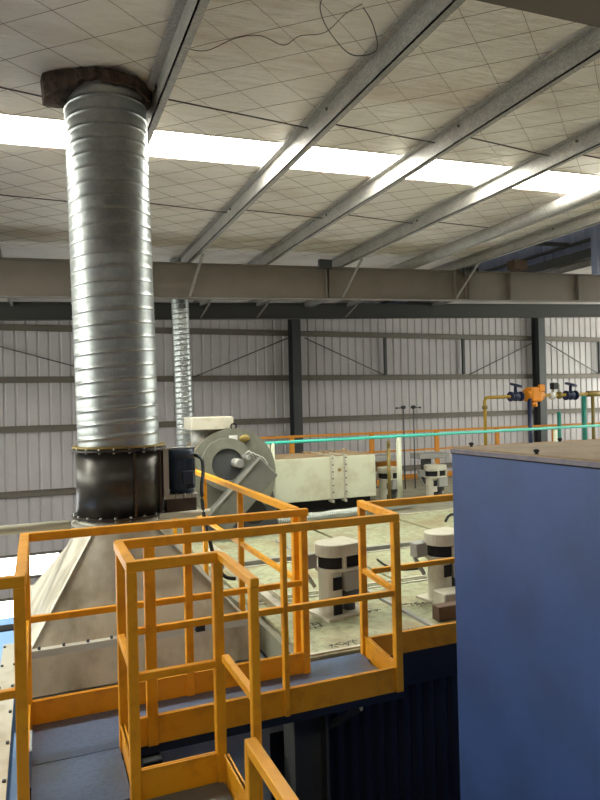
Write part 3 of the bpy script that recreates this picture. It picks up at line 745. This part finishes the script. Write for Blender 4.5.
# teal rail with pale posts
te = thing('teal_rail', 'thin teal pipe rail on pale posts crossing behind the blower to the cabinet', 'pipe rail', (6.8, 9.75, FZ))
MB().tube([(3.2, 9.75, -.66), (3.22, 9.75, -.625), (3.3, 9.75, -.615), (12.5, 9.75, -.56)], .027, 12).build('pipe', 'teal', te)
for x, r in ((3.31, .03), (3.40, .025), (3.48, .032), (5.80, .045), (9.3, .04)):
    MB().cyl((x, 9.75, FZ), (x, 9.75, -.615), r, n=14).build('post', 'pale_post', te)
tag(MB().cyl((5.68, 9.9, FZ), (5.68, 9.9, -.68), .03, n=10).build('thin_post', 'brass'), 'thin rust brown upright beside the pale post of the teal rail', 'post')

# far guard rail
FR = dict(m='orange_far')
fg = thing('guard_rail', 'thin orange guard rail along the far edge of the furnace top', 'railing', (7.5, 12.95, FZ), 'orange railings around the walkway')
MB().bar((3.1, 12.95, -.70), (16, 12.95, -.70), .05, .05).build('top_rail', 'orange_far', fg)
MB().bar((3.1, 12.95, -1.13), (16, 12.95, -1.13), .035, .04).build('mid_rail', 'orange_far', fg)
MB().bar((3.1, 12.95, -1.74), (16, 12.95, -1.74), .01, .12).build('toe_board', 'orange_far', fg)
for x in (3.1, 5.06, 7.0, 8.74, 10.5, 12.3, 14.1): MB().box(x-.05, x+.05, 12.92, 12.98, FZ, -.72).build('post', 'orange_far', fg)
tag(MB().box(6.3, 7.3, 12.3, 12.45, FZ, FZ+.5).build('orange_barrier', 'orange_far'), 'low orange barrier panel between the far lifting units', 'barrier')

# twin sensors on thin poles
for (x, lab) in ((6.97, 'left one of two thin poles with a small dark sensor head'), (7.21, 'right one of two thin poles with a small dark sensor head')):
    sg = -1 if x < 7.1 else 1
    t = thing('sensor_pole', lab, 'sensor', (x, 11.5, FZ), 'sensor poles behind the far units')
    MB().cyl((x, 11.5, FZ), (x, 11.5, -.16), .014, n=8).build('pole', 'darksteel', t)
    MB().sphere((x, 11.5, -.12), .05, (1.2, 1, .8)).build('sensor_head', 'black', t)
    MB().cyl((x, 11.5, -.13), (x+sg*.16, 11.5, -.13), .012, n=6).build('probe_arm', 'darksteel', t)
    MB().sphere((x+sg*.16, 11.5, -.13), .022).build('probe_tip', 'black', t)

# gas train at upper right
GY = 12.5
gp_ = thing('gas_pipe', 'yellow gas pipe on a tall upright behind the blue cabinet', 'gas pipe', (11, GY, FZ))
MB().tube([(9.80, GY, FZ), (9.80, GY, -.02), (9.84, GY, .04), (9.9, GY, .05), (16, GY, .12)], .04, 12).build('pipe', 'yellow', gp_)
MB().cyl((9.80, GY, -.22), (9.80, GY, -.14), .065, n=14).build('coupling', 'olive', gp_)
MB().cyl((13.0, GY, .085), (13.5, GY, .09), .075, n=16).build('brass_union', 'brass', gp_)
for x, mm in ((13.18, 'olive'),): MB().cyl((x, GY, FZ), (x, GY, .05), .045, n=12).build('upright', mm, gp_)
tag(MB().cyl((11.05, GY-.1, FZ), (11.05, GY-.1, .0), .05, n=12).build('support_pipe', 'navyvalve'), 'dark navy upright pipe below the orange gas valve', 'pipe')
tag(MB().cyl((12.78, GY-.1, FZ), (12.78, GY-.1, .04), .06, n=12).build('support_pipe', 'greenpipe'), 'teal green upright pipe below the right navy valve', 'pipe')
tag(MB().cyl((12.25, GY+.2, FZ), (12.25, GY+.2, -.35), .05, n=12).build('support_pipe', 'greenpipe'), 'short green upright pipe left of the teal green one', 'pipe')
def gate_valve(x, lab):
    v = thing('gate_valve', lab, 'valve', (x, GY, 0), 'navy gate valves on the gas pipe')
    MB().sphere((x, GY, .06), .12, (1.1, .9, 1)).build('body', 'navyvalve', v)
    for s in (-.17, .13): MB().cyl((x+s, GY, .06), (x+s+.04, GY, .06), .12, n=18).build('flange', 'navyvalve', v)
    MB().cyl((x, GY, .1), (x, GY, .30), .05, .035, n=12).build('bonnet', 'navyvalve', v)
    MB().ring((x+.02, GY, .33), (.25, -.15, 1), .09, .15, .05, 24).build('handwheel', 'navyvalve', v)
    MB().cyl((x, GY, .28), (x, GY, .37), .03, n=8).build('spindle', 'navyvalve', v)
gate_valve(10.72, 'navy gate valve left of the orange valve on the gas pipe')
gate_valve(12.45, 'navy gate valve right of the white gas regulator')
ov = thing('shutoff_valve', 'bright orange valve body on the yellow gas pipe', 'valve', (11.25, GY, -.2))
MB().box(11.08, 11.42, GY-.16, GY+.14, -.08, .28).build('body', 'orangevalve', ov, bevel=.05, seg=2)
MB().cyl((11.0, GY, .08), (11.5, GY, .08), .14, n=18).build('flange', 'orangevalve', ov)
MB().cyl((11.2, GY-.05, -.2), (11.2, GY-.05, -.08), .10, n=16).build('drain_bowl', 'orangevalve', ov)
MB().box(11.3, 11.48, GY-.18, GY-.1, .16, .34).build('lever_box', 'orangevalve', ov, bevel=.02)
rg = thing('gas_regulator', 'black and white gas regulator between the orange and navy valves', 'regulator', (11.95, GY, -.1))
MB().box(11.82, 11.98, GY-.1, GY+.05, .22, .38).build('switch_box', 'black', rg, bevel=.01)
MB().sphere((11.85, GY, .05), .10, (1, 1, 1)).build('diaphragm', 'white', rg)
MB().sphere((12.08, GY, .07), .09, (1, 1, 1.1)).build('body', 'brass', rg)
MB().cyl((12.08, GY, .14), (12.08, GY, .34), .04, n=12).build('spring_tower', 'white', rg)
MB().cyl((11.9, GY, .1), (11.9, GY, .22), .035, n=10).build('stem', 'white', rg)

# ------------------------------------------------------------------ blue cabinet
cx0, cy1, ct = 1.835, 2.6, -.228
cb = thing('blue_cabinet', 'tall blue steel cabinet with a dusty tan top at the right edge', 'cabinet', (3.4, 1.2, -7.5))
MB().box(cx0, 5.0, -1.2, cy1, -7.5, ct-.02).build('body', 'cabinet', cb, bevel=.006)
MB().box(cx0+.01, 5.0, -1.2, cy1-.005, ct-.006, ct+.004).build('top_sheet', 'cabtop', cb)
MB().box(cx0-.004, cx0+.03, -1.2, cy1, ct-.022, ct-.004).build('edge_trim', 'trim', cb)
MB().box(cx0-.002, cx0+.02, -1.2, cy1, ct-.028, ct-.022).build('shadow_gap', 'void', cb)
for (x, y, lab) in ((1.855, 2.05, 'black knob on the front edge of the dusty cabinet top'), (2.48, 2.57, 'black knob at the far edge of the dusty cabinet top'), (1.93, 2.57, 'black clip at the far left corner of the cabinet top')):
    t = thing('top_knob', lab, 'knob', (x, y, ct+.004))
    MB().cyl((x, y, ct+.004), (x, y, ct+.014), .007, n=10).build('stem', 'black', t)
    MB().sphere((x, y, ct+.018), .011, (1.2, 1, .7)).build('cap', 'black', t)

# ------------------------------------------------------------------ light
wd = bpy.data.worlds.new('World'); SC.world = wd; wd.use_nodes = True
bg = wd.node_tree.nodes['Background']; bg.inputs[0].default_value = (.86, .93, 1, 1); bg.inputs[1].default_value = .12
# ------------------------------------------------------------------ camera
F = 646.176
yaw, pit, rol = math.radians(22.1536), math.radians(.3523), math.radians(-1.3342)
f_ = Vector((math.sin(yaw)*math.cos(pit), math.cos(yaw)*math.cos(pit), math.sin(pit)))
r_ = Vector((math.cos(yaw), -math.sin(yaw), 0)); u_ = r_.cross(f_)
r2 = math.cos(rol)*r_+math.sin(rol)*u_; u2 = -math.sin(rol)*r_+math.cos(rol)*u_
cd = bpy.data.cameras.new('camera'); cam = bpy.data.objects.new('camera', cd); C.objects.link(cam)
cd.sensor_fit = 'VERTICAL'; cd.sensor_height = 36; cd.lens = F/800*36; cd.clip_start = .05; cd.clip_end = 200
m = Matrix((r2, u2, -f_)).transposed().to_4x4(); m.translation = Vector((0, 0, H)); cam.matrix_world = m
SC.camera = cam
SC.view_settings.view_transform = 'Standard'; SC.view_settings.look = 'None'; SC.view_settings.gamma = 1
SC.view_settings.use_curve_mapping = False; SC.view_settings.exposure = .1
